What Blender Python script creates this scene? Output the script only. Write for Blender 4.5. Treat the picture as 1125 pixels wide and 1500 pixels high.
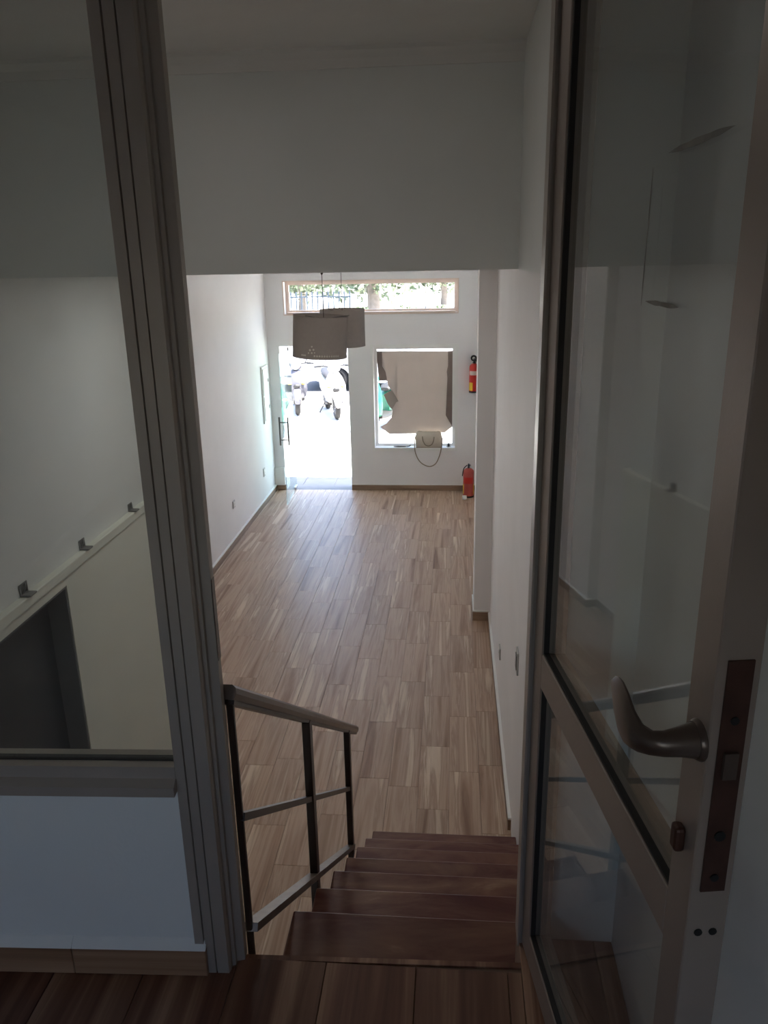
import bpy, bmesh, math, random
from mathutils import Vector, Matrix
random.seed(7)
for o in list(bpy.data.objects): bpy.data.objects.remove(o)
SC = bpy.context.scene
COL = SC.collection

# ------------------------------------------------------------------ camera
EYE = 3.1
cam = bpy.data.cameras.new('camera'); camo = bpy.data.objects.new('camera', cam); COL.objects.link(camo)
cam.sensor_fit = 'VERTICAL'; cam.sensor_height = 36.0; cam.lens = 1168 / 1500 * 36
cam.clip_start = 0.02; cam.clip_end = 300
_D = Vector((635 - 562.5, 4409 - 750, 1168)).normalized()
_F = Vector((664 - 562.5, 375 - 750, 1168)); _F = (_F - _D * _F.dot(_D)).normalized()
_X = _D.cross(_F)
_R = Matrix((_X, _F, -_D))                      # room axes seen from the camera
camo.matrix_world = Matrix.Translation((0, 0, EYE)) @ Matrix((
    (_R[0][0], -_R[0][1], -_R[0][2]), (_R[1][0], -_R[1][1], -_R[1][2]), (_R[2][0], -_R[2][1], -_R[2][2]))).to_4x4()
SC.camera = camo

# ------------------------------------------------------------------ sky, sun, exposure
world = bpy.data.worlds.new('sky'); SC.world = world; world.use_nodes = True
wn = world.node_tree; bg = wn.nodes['Background']
sky = wn.nodes.new('ShaderNodeTexSky'); sky.sky_type = 'NISHITA'; sky.sun_disc = False
sky.sun_elevation = math.radians(69); sky.sun_rotation = math.radians(110); sky.dust_density = 2.5
wn.links.new(sky.outputs[0], bg.inputs['Color']); bg.inputs['Strength'].default_value = 0.75
sun = bpy.data.lights.new('sun', 'SUN'); sun.energy = 30; sun.angle = math.radians(0.53); sun.color = (1, .97, .93)
suno = bpy.data.objects.new('sun', sun); COL.objects.link(suno)
suno.rotation_euler = Vector((-.36, .13, -1)).to_track_quat('-Z', 'Y').to_euler(); suno.location = (4, 5, 14)
def portal(name, loc, rot, sx, sy):
    l = bpy.data.lights.new(name, 'AREA'); l.shape = 'RECTANGLE'; l.size = sx; l.size_y = sy
    l.cycles.is_portal = True
    o = bpy.data.objects.new(name, l); COL.objects.link(o); o.location = loc; o.rotation_euler = rot
YF = 10.686                                     # inner face of the street wall
portal('portal_door', (-1.855, YF + .22, 1.0), (math.radians(-90), 0, 0), .92, 2.0)
portal('portal_transom', (-1.08, YF + .22, 2.61), (math.radians(-90), 0, 0), 2.28, .42)
portal('portal_display', (-.51, YF + .22, 1.28), (math.radians(-90), 0, 0), 1.1, 1.4)
portal('portal_rear', (-.75, -2.43, 2.9), (math.radians(90), 0, 0), .9, .7)
vs = SC.view_settings
vs.view_transform = 'Standard'; vs.look = 'None'; vs.gamma = 1; vs.use_curve_mapping = False; vs.exposure = 1.0
cy = SC.cycles
cy.max_bounces = 14; cy.diffuse_bounces = 9; cy.glossy_bounces = 5; cy.transparent_max_bounces = 24; cy.transmission_bounces = 6
cy.sample_clamp_indirect = 12

# ------------------------------------------------------------------ materials
def lin(c): return tuple(((v / 255) / 12.92 if v / 255 <= .04045 else ((v / 255 + .055) / 1.055) ** 2.4) for v in c)
def new_mat(name):
    m = bpy.data.materials.new(name); m.use_nodes = True
    return m, m.node_tree, m.node_tree.nodes['Principled BSDF']
def nd(nt, t, **kw):
    n = nt.nodes.new(t)
    for k, v in kw.items():
        if hasattr(n, k): setattr(n, k, v)
        else: n.inputs[k].default_value = v
    return n
def ramp(nt, stops):
    r = nt.nodes.new('ShaderNodeValToRGB'); e = r.color_ramp.elements
    while len(e) < len(stops): e.new(.5)
    for el, (p, c) in zip(e, stops): el.position = p; el.color = (*c, 1)
    return r
def mat(name, rgb, rough=.6, metal=0, var=.06, scale=6, bump=0, bscale=80, spec=.5, **kw):
    """plain surface with a little procedural colour variation and fine relief"""
    m, nt, b = new_mat(name); c = lin(rgb)
    tc = nd(nt, 'ShaderNodeTexCoord'); n = nd(nt, 'ShaderNodeTexNoise', Scale=scale, Detail=5)
    nt.links.new(tc.outputs['Object'], n.inputs['Vector'])
    r = ramp(nt, [(.3, tuple(v * (1 - var) for v in c)), (.7, tuple(min(1, v * (1 + var)) for v in c))])
    nt.links.new(n.outputs['Fac'], r.inputs['Fac']); nt.links.new(r.outputs['Color'], b.inputs['Base Color'])
    b.inputs['Roughness'].default_value = rough; b.inputs['Metallic'].default_value = metal
    b.inputs['Specular IOR Level'].default_value = spec
    if bump:
        n2 = nd(nt, 'ShaderNodeTexNoise', Scale=bscale, Detail=4); nt.links.new(tc.outputs['Object'], n2.inputs['Vector'])
        bp = nd(nt, 'ShaderNodeBump', Strength=bump, Distance=.01)
        nt.links.new(n2.outputs['Fac'], bp.inputs['Height']); nt.links.new(bp.outputs['Normal'], b.inputs['Normal'])
    for k, v in kw.items(): b.inputs[k].default_value = v
    return m
def wood(name, stops, sx, sy, sz, rough, bump=.1, tint=.0, spec=.5, rough_var=0):
    """streaks along one axis, shifted for each object"""
    m, nt, b = new_mat(name)
    tc = nd(nt, 'ShaderNodeTexCoord'); oi = nd(nt, 'ShaderNodeObjectInfo')
    mp = nd(nt, 'ShaderNodeMapping'); mp.inputs['Scale'].default_value = (sx, sy, sz)
    mul = nd(nt, 'ShaderNodeMath', operation='MULTIPLY'); mul.inputs[1].default_value = 173.0
    nt.links.new(oi.outputs['Random'], mul.inputs[0])
    cmb = nd(nt, 'ShaderNodeCombineXYZ')
    for k in (0, 1, 2): nt.links.new(mul.outputs[0], cmb.inputs[k])
    nt.links.new(tc.outputs['Object'], mp.inputs['Vector']); nt.links.new(cmb.outputs[0], mp.inputs['Location'])
    n = nd(nt, 'ShaderNodeTexNoise', Scale=1.0, Detail=6, Roughness=.6, Distortion=.6)
    nt.links.new(mp.outputs[0], n.inputs['Vector'])
    r = ramp(nt, [(p, lin(c)) for p, c in stops]); nt.links.new(n.outputs['Fac'], r.inputs['Fac'])
    hsv = nd(nt, 'ShaderNodeHueSaturation')
    mr = nd(nt, 'ShaderNodeMapRange'); mr.inputs['To Min'].default_value = 1 - tint; mr.inputs['To Max'].default_value = 1 + tint
    w2 = nd(nt, 'ShaderNodeTexWhiteNoise', noise_dimensions='1D'); nt.links.new(mul.outputs[0], w2.inputs['W'])
    nt.links.new(w2.outputs['Value'], mr.inputs['Value']); nt.links.new(mr.outputs[0], hsv.inputs['Value'])
    nt.links.new(r.outputs['Color'], hsv.inputs['Color']); nt.links.new(hsv.outputs[0], b.inputs['Base Color'])
    b.inputs['Roughness'].default_value = rough; b.inputs['Specular IOR Level'].default_value = spec
    if rough_var:
        rm = nd(nt, 'ShaderNodeMapRange'); rm.inputs['To Min'].default_value = rough - rough_var; rm.inputs['To Max'].default_value = rough + rough_var
        n3 = nd(nt, 'ShaderNodeTexNoise', Scale=9.0, Detail=5); nt.links.new(tc.outputs['Object'], n3.inputs['Vector'])
        nt.links.new(n3.outputs['Fac'], rm.inputs['Value']); nt.links.new(rm.outputs[0], b.inputs['Roughness'])
    bp = nd(nt, 'ShaderNodeBump', Strength=bump, Distance=.004)
    nt.links.new(n.outputs['Fac'], bp.inputs['Height']); nt.links.new(bp.outputs['Normal'], b.inputs['Normal'])
    return m
def glass(name, tint, haze=0.0, hazecol=(.6, .6, .58), f0=.042):
    """clear pane: Fresnel mirror over a tinted see-through body, with a film of dust"""
    m = bpy.data.materials.new(name); m.use_nodes = True; nt = m.node_tree; nt.nodes.clear()
    out = nd(nt, 'ShaderNodeOutputMaterial'); tr = nd(nt, 'ShaderNodeBsdfTransparent'); tr.inputs[0].default_value = (*tint, 1)
    gl = nd(nt, 'ShaderNodeBsdfGlossy'); gl.inputs['Roughness'].default_value = .003
    g = nd(nt, 'ShaderNodeNewGeometry'); dot = nd(nt, 'ShaderNodeVectorMath', operation='DOT_PRODUCT')
    nt.links.new(g.outputs['Normal'], dot.inputs[0]); nt.links.new(g.outputs['Incoming'], dot.inputs[1])
    ab = nd(nt, 'ShaderNodeMath', operation='ABSOLUTE'); nt.links.new(dot.outputs['Value'], ab.inputs[0])
    om = nd(nt, 'ShaderNodeMath', operation='SUBTRACT'); om.inputs[0].default_value = 1; nt.links.new(ab.outputs[0], om.inputs[1])
    pw = nd(nt, 'ShaderNodeMath', operation='POWER'); pw.inputs[1].default_value = 5; nt.links.new(om.outputs[0], pw.inputs[0])
    ml = nd(nt, 'ShaderNodeMath', operation='MULTIPLY_ADD'); ml.inputs[1].default_value = 1 - f0; ml.inputs[2].default_value = f0
    nt.links.new(pw.outputs[0], ml.inputs[0])
    mx = nd(nt, 'ShaderNodeMixShader'); nt.links.new(ml.outputs[0], mx.inputs[0])
    body = tr
    if haze:
        df = nd(nt, 'ShaderNodeBsdfDiffuse'); df.inputs[0].default_value = (*hazecol, 1)
        tc = nd(nt, 'ShaderNodeTexCoord'); ns = nd(nt, 'ShaderNodeTexNoise', Scale=3.0, Detail=6); nt.links.new(tc.outputs['Object'], ns.inputs['Vector'])
        mr = nd(nt, 'ShaderNodeMapRange'); mr.inputs['From Min'].default_value = .3; mr.inputs['From Max'].default_value = .75
        mr.inputs['To Min'].default_value = haze * .5; mr.inputs['To Max'].default_value = haze * 1.5
        nt.links.new(ns.outputs['Fac'], mr.inputs['Value'])
        hz = nd(nt, 'ShaderNodeMixShader'); nt.links.new(mr.outputs[0], hz.inputs[0])
        nt.links.new(tr.outputs[0], hz.inputs[1]); nt.links.new(df.outputs[0], hz.inputs[2]); body = hz
    nt.links.new(body.outputs[0], mx.inputs[1]); nt.links.new(gl.outputs[0], mx.inputs[2])
    nt.links.new(mx.outputs[0], out.inputs[0])
    return m
def sheet(name, rgb, trans=.4, **kw):
    """paper or cloth that lets some light through"""
    m = mat(name, rgb, .8, **kw); nt = m.node_tree; b = nt.nodes['Principled BSDF']; out = nt.nodes['Material Output']
    t = nd(nt, 'ShaderNodeBsdfTranslucent'); t.inputs[0].default_value = (*lin(rgb), 1)
    mx = nd(nt, 'ShaderNodeMixShader'); mx.inputs[0].default_value = trans
    nt.links.new(b.outputs[0], mx.inputs[1]); nt.links.new(t.outputs[0], mx.inputs[2]); nt.links.new(mx.outputs[0], out.inputs[0])
    return m
M = {}
M['wall'] = mat('wall_paint', (238, 236, 236), .75, var=.025, scale=2.2, bump=.05, bscale=140)
M['wall_near'] = mat('landing_paint', (234, 235, 232), .75, var=.03, scale=2.5, bump=.06, bscale=120)
M['cream'] = mat('cream_paint', (236, 236, 224), .7, var=.03, scale=2, bump=.04)
M['ceil'] = mat('ceiling_paint', (234, 232, 228), .8, var=.02, bump=.12, bscale=45)
M['plank'] = wood('wood_effect_plank', [(.30, (132, 98, 76)), (.41, (170, 139, 115)), (.50, (190, 162, 139)), (.56, (168, 138, 115)), (.63, (208, 185, 162)), (.72, (220, 200, 178))], 12, .5, 1, .42, .04, .06, .5)
M['plank_up'] = wood('landing_plank', [(.32, (72, 38, 28)), (.45, (112, 72, 54)), (.55, (134, 96, 74)), (.66, (176, 138, 112))], 13, .4, 1, .42, .05, .08, .45)
M['unlit_closet'] = mat('unlit_closet_dark', (58, 58, 60), .45, var=.2, scale=3)  # darkness of the unlit closet put into the colour
M['lining'] = mat('grey_door_lining', (112, 112, 114), .6)
M['grout'] = mat('floor_joint', (150, 126, 112), .85)
M['base'] = wood('baseboard_tile', [(.3, (128, 104, 86)), (.55, (158, 132, 110)), (.75, (178, 152, 130))], 1.5, 1.5, 20, .45, .05, .06)
M['tread'] = wood('worn_stair_wood', [(.30, (78, 22, 20)), (.42, (92, 40, 32)), (.52, (112, 70, 54)), (.62, (122, 82, 62)), (.74, (150, 114, 92))], 2.6, 9, 8, .42, .25, .12, .45, .12)
M['riser'] = wood('dark_riser_wood', [(.3, (62, 32, 24)), (.6, (92, 54, 40)), (.8, (110, 72, 54))], 2, 12, 8, .5, .2, .1)
M['alu'] = mat('anodised_aluminium', (176, 166, 156), .42, .35, var=.06, scale=4, bump=.03, bscale=200)
M['alu_door'] = mat('door_aluminium', (168, 154, 144), .38, .4, var=.06, scale=4, bump=.03, bscale=200)
M['gasket'] = mat('black_gasket', (38, 33, 31), .6)
M['rail_dark'] = mat('dark_brown_paint', (48, 33, 28), .33, var=.15, scale=14)
M['rail_top'] = mat('handrail_paint', (96, 82, 74), .3, .25, var=.15, scale=14)
M['rail_worn'] = mat('worn_grey_steel', (120, 108, 100), .4, .35, var=.25, scale=18)
M['bronze'] = mat('dark_bronze', (104, 90, 82), .32, .6, var=.12, scale=20)
M['brass_dark'] = mat('old_lock_brass', (84, 58, 50), .4, .55, var=.25, scale=25)
M['black'] = mat('black_plastic', (20, 20, 21), .5)
M['chrome'] = mat('brushed_steel', (190, 190, 192), .25, .95)
M['glass'] = glass('clear_glass', (.95, .965, .955), .02)
M['glass_dusty'] = glass('dusty_glass', (.86, .885, .88), .04)
M['glass_green'] = glass('toughened_glass', (.86, .95, .92), .01)
M['paint_white'] = mat('white_gloss_paint', (236, 236, 233), .4, var=.02)
M['win_beige'] = mat('window_beige_paint', (226, 206, 192), .5, var=.05)
M['socket_grey'] = mat('grey_socket_plastic', (184, 182, 178), .4)
M['base_low'] = wood('landing_baseboard', [(.3, (120, 88, 66)), (.5, (152, 116, 88)), (.7, (178, 144, 116))], .8, 4, 26, .45, .05, .1)
M['fill_diffuser'] = mat('fill_lamp_glow', (240, 238, 232), .5, **{'Emission Color': (1, .97, .93, 1), 'Emission Strength': .7})  # glow of the added ceiling fill lamps
M['plastic_white'] = mat('white_plastic', (232, 230, 226), .4)
M['red'] = mat('extinguisher_red', (206, 44, 34), .32, var=.05)
M['red_hazed'] = mat('haze_paled_red', (190, 84, 74), .38, var=.08)  # paler red: haze over the far end put into the colour
M['yellow'] = mat('yellow_label', (232, 196, 50), .5)
M['label_white'] = mat('white_label', (225, 200, 190), .5)
M['kraft'] = sheet('kraft_paper', (214, 203, 194), .16, var=.03, scale=5, bump=.2, bscale=9)
M['kraft_dark'] = sheet('dark_brown_paper', (132, 118, 110), .06, var=.08, scale=6)
M['paper_grey'] = sheet('grey_paper_flap', (170, 160, 150), .2, var=.05)
M['bag'] = mat('cream_leather', (206, 196, 180), .5, var=.04, scale=20, bump=.15, bscale=120)
M['bag_strap'] = mat('tan_leather', (146, 134, 116), .5, var=.08)
M['shade'] = sheet('grey_lamp_fabric', (186, 178, 172), .42, var=.05, scale=30)
M['hole_light'] = sheet('painted_light_through_holes', (250, 248, 242), .85)  # pale colour painted as light coming through the shade's holes
M['shade_in'] = mat('shade_lining', (190, 178, 150), .7)
M['keymetal'] = mat('grey_metal', (120, 118, 114), .4, .6)
M['grime'] = mat('dark_grime', (128, 125, 122), .9, var=.3, scale=60)
M['tape'] = mat('old_tape_residue', (150, 146, 138), .7, var=.2, scale=30)
# street
M['paving'] = mat('pale_paving', (184, 182, 178), .85, var=.05, scale=1.5, bump=.2, bscale=30)
M['asphalt'] = mat('asphalt', (64, 63, 66), .9, var=.08, scale=2.0, bump=.3, bscale=60)
M['kerb'] = mat('kerb_stone', (128, 128, 128), .85)
M['render_out'] = mat('street_render', (214, 206, 194), .85, var=.04)
M['car_white'] = mat('white_car_paint', (168, 168, 172), .2, spec=.6, var=.01)
M['scooter_white'] = mat('white_scooter_paint', (166, 164, 160), .25, var=.02)
M['scooter_silver'] = mat('silver_scooter_paint', (78, 78, 86), .3, .3, var=.03)
M['scooter_green'] = mat('green_scooter_paint', (20, 96, 74), .3, var=.03)
M['tyre'] = mat('tyre_rubber', (20, 19, 19), .85)
M['seat_black'] = mat('black_vinyl', (26, 24, 24), .55)
M['seat_brown'] = mat('brown_vinyl', (74, 48, 38), .55)
M['carglass'] = mat('dark_car_glass', (30, 34, 38), .08)
M['alloy'] = mat('alloy_wheel', (96, 96, 98), .35, .6)
M['lampglass'] = mat('headlamp_glass', (215, 218, 222), .1)
M['bark'] = mat('tree_bark', (128, 116, 108), .9, var=.2, scale=8, bump=.4, bscale=14)
M['leaf'] = mat('tree_leaves', (104, 114, 88), .6, var=.3, scale=3)
M['leaf2'] = mat('hedge_leaves', (104, 114, 88), .6, var=.3, scale=3)
M['fence'] = mat('blue_grey_fence_paint', (52, 62, 74), .5)
M['far_wall'] = mat('far_building_render', (150, 146, 138), .85)

# ------------------------------------------------------------------ mesh helpers
def box(bm, x0, x1, y0, y1, z0, z1, bev=0, seg=1):
    v = [bm.verts.new(p) for p in ((x0, y0, z0), (x1, y0, z0), (x1, y1, z0), (x0, y1, z0), (x0, y0, z1), (x1, y0, z1), (x1, y1, z1), (x0, y1, z1))]
    f = [bm.faces.new([v[i] for i in q]) for q in ((0, 3, 2, 1), (4, 5, 6, 7), (0, 1, 5, 4), (1, 2, 6, 5), (2, 3, 7, 6), (3, 0, 4, 7))]
    if bev:
        es = {e for fc in f for e in fc.edges}
        bmesh.ops.bevel(bm, geom=list(es), offset=bev, segments=seg, profile=.5, affect='EDGES')
    return bm
def ring_faces(bm, rings, closed=True, cap=True, loop=False):
    n = len(rings[0]); R = [[bm.verts.new(p) for p in r] for r in rings]
    pairs = list(zip(R, R[1:])) + ([(R[-1], R[0])] if loop else [])
    for a, b in pairs:
        for i in range(n if closed else n - 1):
            j = (i + 1) % n
            bm.faces.new((a[i], a[j], b[j], b[i]))
    if cap and not loop and closed:
        bm.faces.new(list(reversed(R[0]))); bm.faces.new(R[-1])
    return bm
def basis(d):
    d = Vector(d).normalized(); u = d.orthogonal().normalized(); return u, d.cross(u)
def tube(bm, pts, r, seg=10, loop=False):
    pts = [Vector(p) for p in pts]; n = len(pts); rings = []; u = None
    for i, p in enumerate(pts):
        if loop: t = pts[(i + 1) % n] - pts[i - 1]
        else: t = pts[min(i + 1, n - 1)] - pts[max(i - 1, 0)]
        t.normalize()
        if u is None: u = t.orthogonal().normalized()
        u = (u - t * u.dot(t)).normalized(); w = t.cross(u)
        rr = r[i] if isinstance(r, (list, tuple)) else r
        rings.append([p + (u * math.cos(2 * math.pi * k / seg) + w * math.sin(2 * math.pi * k / seg)) * rr for k in range(seg)])
    return ring_faces(bm, rings, loop=loop)
def cyl(bm, p0, p1, r0, r1=None, seg=16): return tube(bm, [p0, p1], [r0, r0 if r1 is None else r1], seg)
def lathe(bm, prof, o=(0, 0, 0), seg=24, axis='Z'):
    rings = []
    for r, z in prof:
        ring = []
        for k in range(seg):
            a = 2 * math.pi * k / seg; x, y = r * math.cos(a), r * math.sin(a)
            p = {'Z': (x, y, z), 'X': (z, x, y), 'Y': (y, z, x)}[axis]
            ring.append(Vector(p) + Vector(o))
        rings.append(ring)
    return ring_faces(bm, rings)
def prism(bm, poly, a, b, axis='Z'):
    def p(u, v, w): return {'Z': (u, v, w), 'X': (w, u, v), 'Y': (u, w, v)}[axis]
    return ring_faces(bm, [[p(u, v, a) for u, v in poly], [p(u, v, b) for u, v in poly]])
def ell(bm, c, rx, ry, rz, seg=16, rings=10, rot=None):
    g = bmesh.ops.create_uvsphere(bm, u_segments=seg, v_segments=rings, radius=1)
    m = Matrix.Translation(c) @ (rot or Matrix()) @ Matrix.Diagonal((rx, ry, rz, 1))
    bmesh.ops.transform(bm, matrix=m, verts=g['verts']); return bm
def bez(p, n=12):
    """smooth curve through points (Catmull-Rom)"""
    p = [Vector(q) for q in p]; out = []
    for i in range(len(p) - 1):
        a, b, c, d = p[max(i - 1, 0)], p[i], p[i + 1], p[min(i + 2, len(p) - 1)]
        for k in range(n):
            t = k / n
            out.append(.5 * ((2 * b) + (c - a) * t + (2 * a - 5 * b + 4 * c - d) * t * t + (3 * b - a - 3 * c + d) * t ** 3))
    out.append(p[-1]); return out
def B(): return bmesh.new()
def mesh_of(name, bm, material, smooth=False):
    bmesh.ops.remove_doubles(bm, verts=bm.verts, dist=1e-6)
    bmesh.ops.recalc_face_normals(bm, faces=bm.faces)
    me = bpy.data.meshes.new(name); bm.to_mesh(me); bm.free()
    if material: me.materials.append(M[material] if isinstance(material, str) else material)
    if smooth:
        for p in me.polygons: p.use_smooth = True
        if smooth != 'all':
            try: me.set_sharp_from_angle(angle=math.radians(38))
            except Exception: pass
    return me
def link(name, me, parent=None, loc=(0, 0, 0), rot=(0, 0, 0)):
    o = bpy.data.objects.new(name, me); COL.objects.link(o); o.location = loc; o.rotation_euler = rot
    if parent: o.parent = parent
    return o
def part(name, bm, material, parent=None, smooth=False, loc=(0, 0, 0), rot=(0, 0, 0), label=None):
    o = link(name, mesh_of(name, bm, material, smooth), parent, loc, rot)
    if label: o['label'] = label
    return o
def tag(o, label, cat, group=None):
    o['label'] = label; o['category'] = cat
    if group: o['group'] = group
    return o
def thing(name, label, cat, loc=(0, 0, 0), rz=0, group=None):
    return tag(link(name, None, None, loc, (0, 0, rz)), label, cat, group)
def struct(name, bm, material, label=None):
    o = part(name, bm, material); o['kind'] = 'structure'
    if label: o['label'] = label
    return o

# ------------------------------------------------------------------ measures
XL, XR = -2.47, .347            # shop side walls
HL = 1.70                       # landing height
RISE, GO = HL / 8, .3085
NOSE = 1.325
YB, ZB, ZC = 2.9, 3.053, 3.745   # edge of the low shop ceiling, its height, landing ceiling
TH = .22
YO = YF + TH
DX0, DX1, DZ = -2.315, -1.392, 1.995           # street door opening
WX0, WX1, WZ0, WZ1 = -1.055, .04, .595, 1.97   # display window
TX0, TX1, TZ0, TZ1 = -2.215, .062, 2.405, 2.82 # transom window

# ------------------------------------------------------------------ floor of the shop: base and single planks
b = B(); box(b, XL - .25, XR + .2, -2.4, YO, -.12, -.004); floor = struct('floor', b, 'grout', 'shop floor of wood effect planks running towards the street')
PW, PL = .187, .635
def plank_mesh(w, l, material):
    b = B(); g = .0007; t = .004; c = .0010
    ring_faces(b, [[(g, g, -t), (w - g, g, -t), (w - g, l - g, -t), (g, l - g, -t)],
                   [(g, g, -c), (w - g, g, -c), (w - g, l - g, -c), (g, l - g, -c)],
                   [(g + c, g + c, 0), (w - g - c, g + c, 0), (w - g - c, l - g - c, 0), (g + c, l - g - c, 0)]])
    return mesh_of('plank', b, material)
_cache = {}
def lay(parent, x0, x1, y0, y1, z, xref, material, shift):
    k0 = math.floor((x0 - xref) / PW)
    k = k0
    while xref + k * PW < x1 - .003:
        xa, xb = max(x0, xref + k * PW), min(x1, xref + (k + 1) * PW)
        off = shift[k % len(shift)]
        j = math.floor((y0 - off) / PL)
        while off + j * PL < y1 - .003:
            ya, yb = max(y0, off + j * PL), min(y1, off + (j + 1) * PL)
            if yb - ya > .01 and xb - xa > .006:
                key = (round(xb - xa, 4), round(yb - ya, 4), material)
                if key not in _cache: _cache[key] = plank_mesh(xb - xa, yb - ya, material)
                link('plank', _cache[key], parent, (xa, ya, z))
            j += 1
        k += 1
SH = [.34, .77, .505, .58, .27, .69, .41]
lay(floor, -.377 - 7 * PW, XR, 1.5, YF, 0, -.377, 'plank', SH)
lay(floor, XL - .1, -.377 - 7 * PW, 4.35, YF, 0, -.377, 'plank', SH)
b = B(); box(b, DX0, DX1, YF, YO + .02, -.12, -.001); struct('door_threshold', b, 'kerb')

# ------------------------------------------------------------------ walls
b = B(); box(b, XR, XR + .2, -2.4, YO, -.12, ZC + .1); struct('wall_right', b, 'wall')
b = B(); box(b, XL - .25, XL, 6.3, YO, -.12, ZC); box(b, XL - .25, XL - .1, -2.4, 6.3, -.12, ZC); struct('wall_left', b, 'wall')
b = B()                                                            # street wall with three openings
box(b, XL - .25, DX0, YF, YO, -.12, DZ); box(b, DX1, WX0, YF, YO, -.12, DZ); box(b, WX0, WX1, YF, YO, -.12, WZ0)
box(b, WX1, XR + .2, YF, YO, -.12, DZ); box(b, WX0, WX1, YF, YO, WZ1, DZ)
box(b, XL - .25, XR + .2, YF, YO, DZ, TZ0); box(b, XL - .25, TX0, YF, YO, TZ0, TZ1); box(b, TX1, XR + .2, YF, YO, TZ0, TZ1)
box(b, XL - .25, XR + .2, YF, YO, TZ1, ZC + .2)
struct('wall_far', b, 'wall')
b = B(); box(b, .205, XR + .02, 6.53, 6.88, 0, ZB); struct('wall_pilaster', b, 'wall')
b = B(); box(b, XL - .25, XR + .2, YB, YF, ZB, ZC); struct('ceiling_shop', b, 'wall_near')
b = B(); box(b, XL - .25, XR + .2, -2.6, YO, ZC, ZC + .2); struct('ceiling', b, 'ceil')
b = B(); box(b, .224, XR + .02, 1.42, YB, ZB, ZC); struct('wall_beam', b, 'wall_near')
b = B()                                                            # shallow cove under the ceiling
ring_faces(b, [[(x, YB, ZC - .055), (x, YB - .008, ZC - .055), (x, YB - .02, ZC - .03), (x, YB - .045, ZC - .012), (x, YB - .05, ZC), (x, YB, ZC)] for x in (XL - .1, .224)])
struct('trim_1', b, 'ceil')
# closet block beside the stairs: lower wall with a doorway, ledge, set-back upper wall
LX, UX, BE = -1.66, -1.68, 4.35
b = B()
box(b, LX - .09, LX, -2.2, 2.2, 0, 1.815); box(b, LX - .09, LX, 3.07, BE, 0, 1.815); box(b, LX - .09, LX, 2.2, 3.07, 1.772, 1.815)
box(b, XL - .1, LX - .09, BE - .12, BE, 0, 1.815)
struct('wall_closet', b, 'cream', 'cream lower wall with a dark doorway beyond the glass')
b = B(); box(b, UX - .12, UX, -2.2, BE - .03, 1.86, ZC); box(b, XL - .1, UX - .12, BE - .15, BE - .03, 1.86, ZC); struct('wall_upper', b, 'wall_near')
b = B(); box(b, LX - .095, LX - .004, 3.058, 3.069, 0, 1.771); box(b, LX - .095, LX - .004, 2.2, 3.058, 1.76, 1.771); struct('trim_5', b, 'lining', 'dark grey lining of the closet doorway')
b = B(); box(b, XL - .1, LX + .012, -2.2, BE + .02, 1.815, 1.86, .004); struct('trim_2', b, 'cream', 'painted ledge on top of the cream lower wall')
b = B(); box(b, XL - .1, LX - .10, -2.2, BE - .13, -.002, .002); struct('floor_closet', b, 'grout')
b = B(); box(b, LX - .13, LX - .096, 2.2, 3.07, .004, 1.772); dc = struct('doorway_dark_panel', b, 'unlit_closet', 'dark panel standing for the unlit closet inside the doorway')  # dark panel put in for the unlit room behind the doorway
b = B(); lathe(b, [(.01, 0), (.01, .03), (.022, .04), (.024, .052), (.014, .062)], (LX - .096, 2.27, .95), 16, 'X'); part('knob', b, 'bronze', dc, True)
# landing room behind the camera
b = B(); box(b, UX - .1, -1.2, -2.42, -2.2, HL, ZC); box(b, -.3, XR, -2.42, -2.2, HL, ZC); box(b, -1.2, -.3, -2.42, -2.2, HL, 2.55); box(b, -1.2, -.3, -2.42, -2.2, 3.25, ZC)
struct('wall_back', b, 'wall_near')
wf = B()  # unseen window added for the bluish light reaching the landing
for q in ((-1.2, -.3, 2.55, 2.59), (-1.2, -.3, 3.21, 3.25), (-1.2, -1.16, 2.59, 3.21), (-.34, -.3, 2.59, 3.21), (-.77, -.73, 2.59, 3.21)):
    box(wf, q[0], q[1], -2.34, -2.29, q[2], q[3])
struct('window_added', wf, 'alu')

# ------------------------------------------------------------------ baseboards
def baseboard(name, x0, x1, y0, y1, z=0, h=.075):
    b = B(); box(b, x0, x1, y0, y1, z, z + h, .0015); o = struct(name, b, 'base')
    c = B(); box(c, x0, x1, y0, y1, z + h, z + h + .012); part('caulk_line', c, 'paint_white', o)
baseboard('baseboard_far', DX1, XR, YF - .011, YF)
baseboard('baseboard_corner', -2.47, DX0, YF - .011, YF)
baseboard('baseboard_left', XL, XL + .018, 6.3, YF - .011, h=.07)
baseboard('baseboard_left_near', XL - .1, XL - .089, BE, 6.3, h=.07)
baseboard('baseboard_left_return', XL - .089, XL + .011, 6.289, 6.3, h=.07)
baseboard('baseboard_right', XR - .018, XR, 3.79, 6.53, h=.07)
baseboard('baseboard_pilaster', .194, XR - .011, 6.519, 6.53, h=.085)
baseboard('baseboard_pilaster_side', .194, .205, 6.53, 6.88, h=.085)

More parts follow.
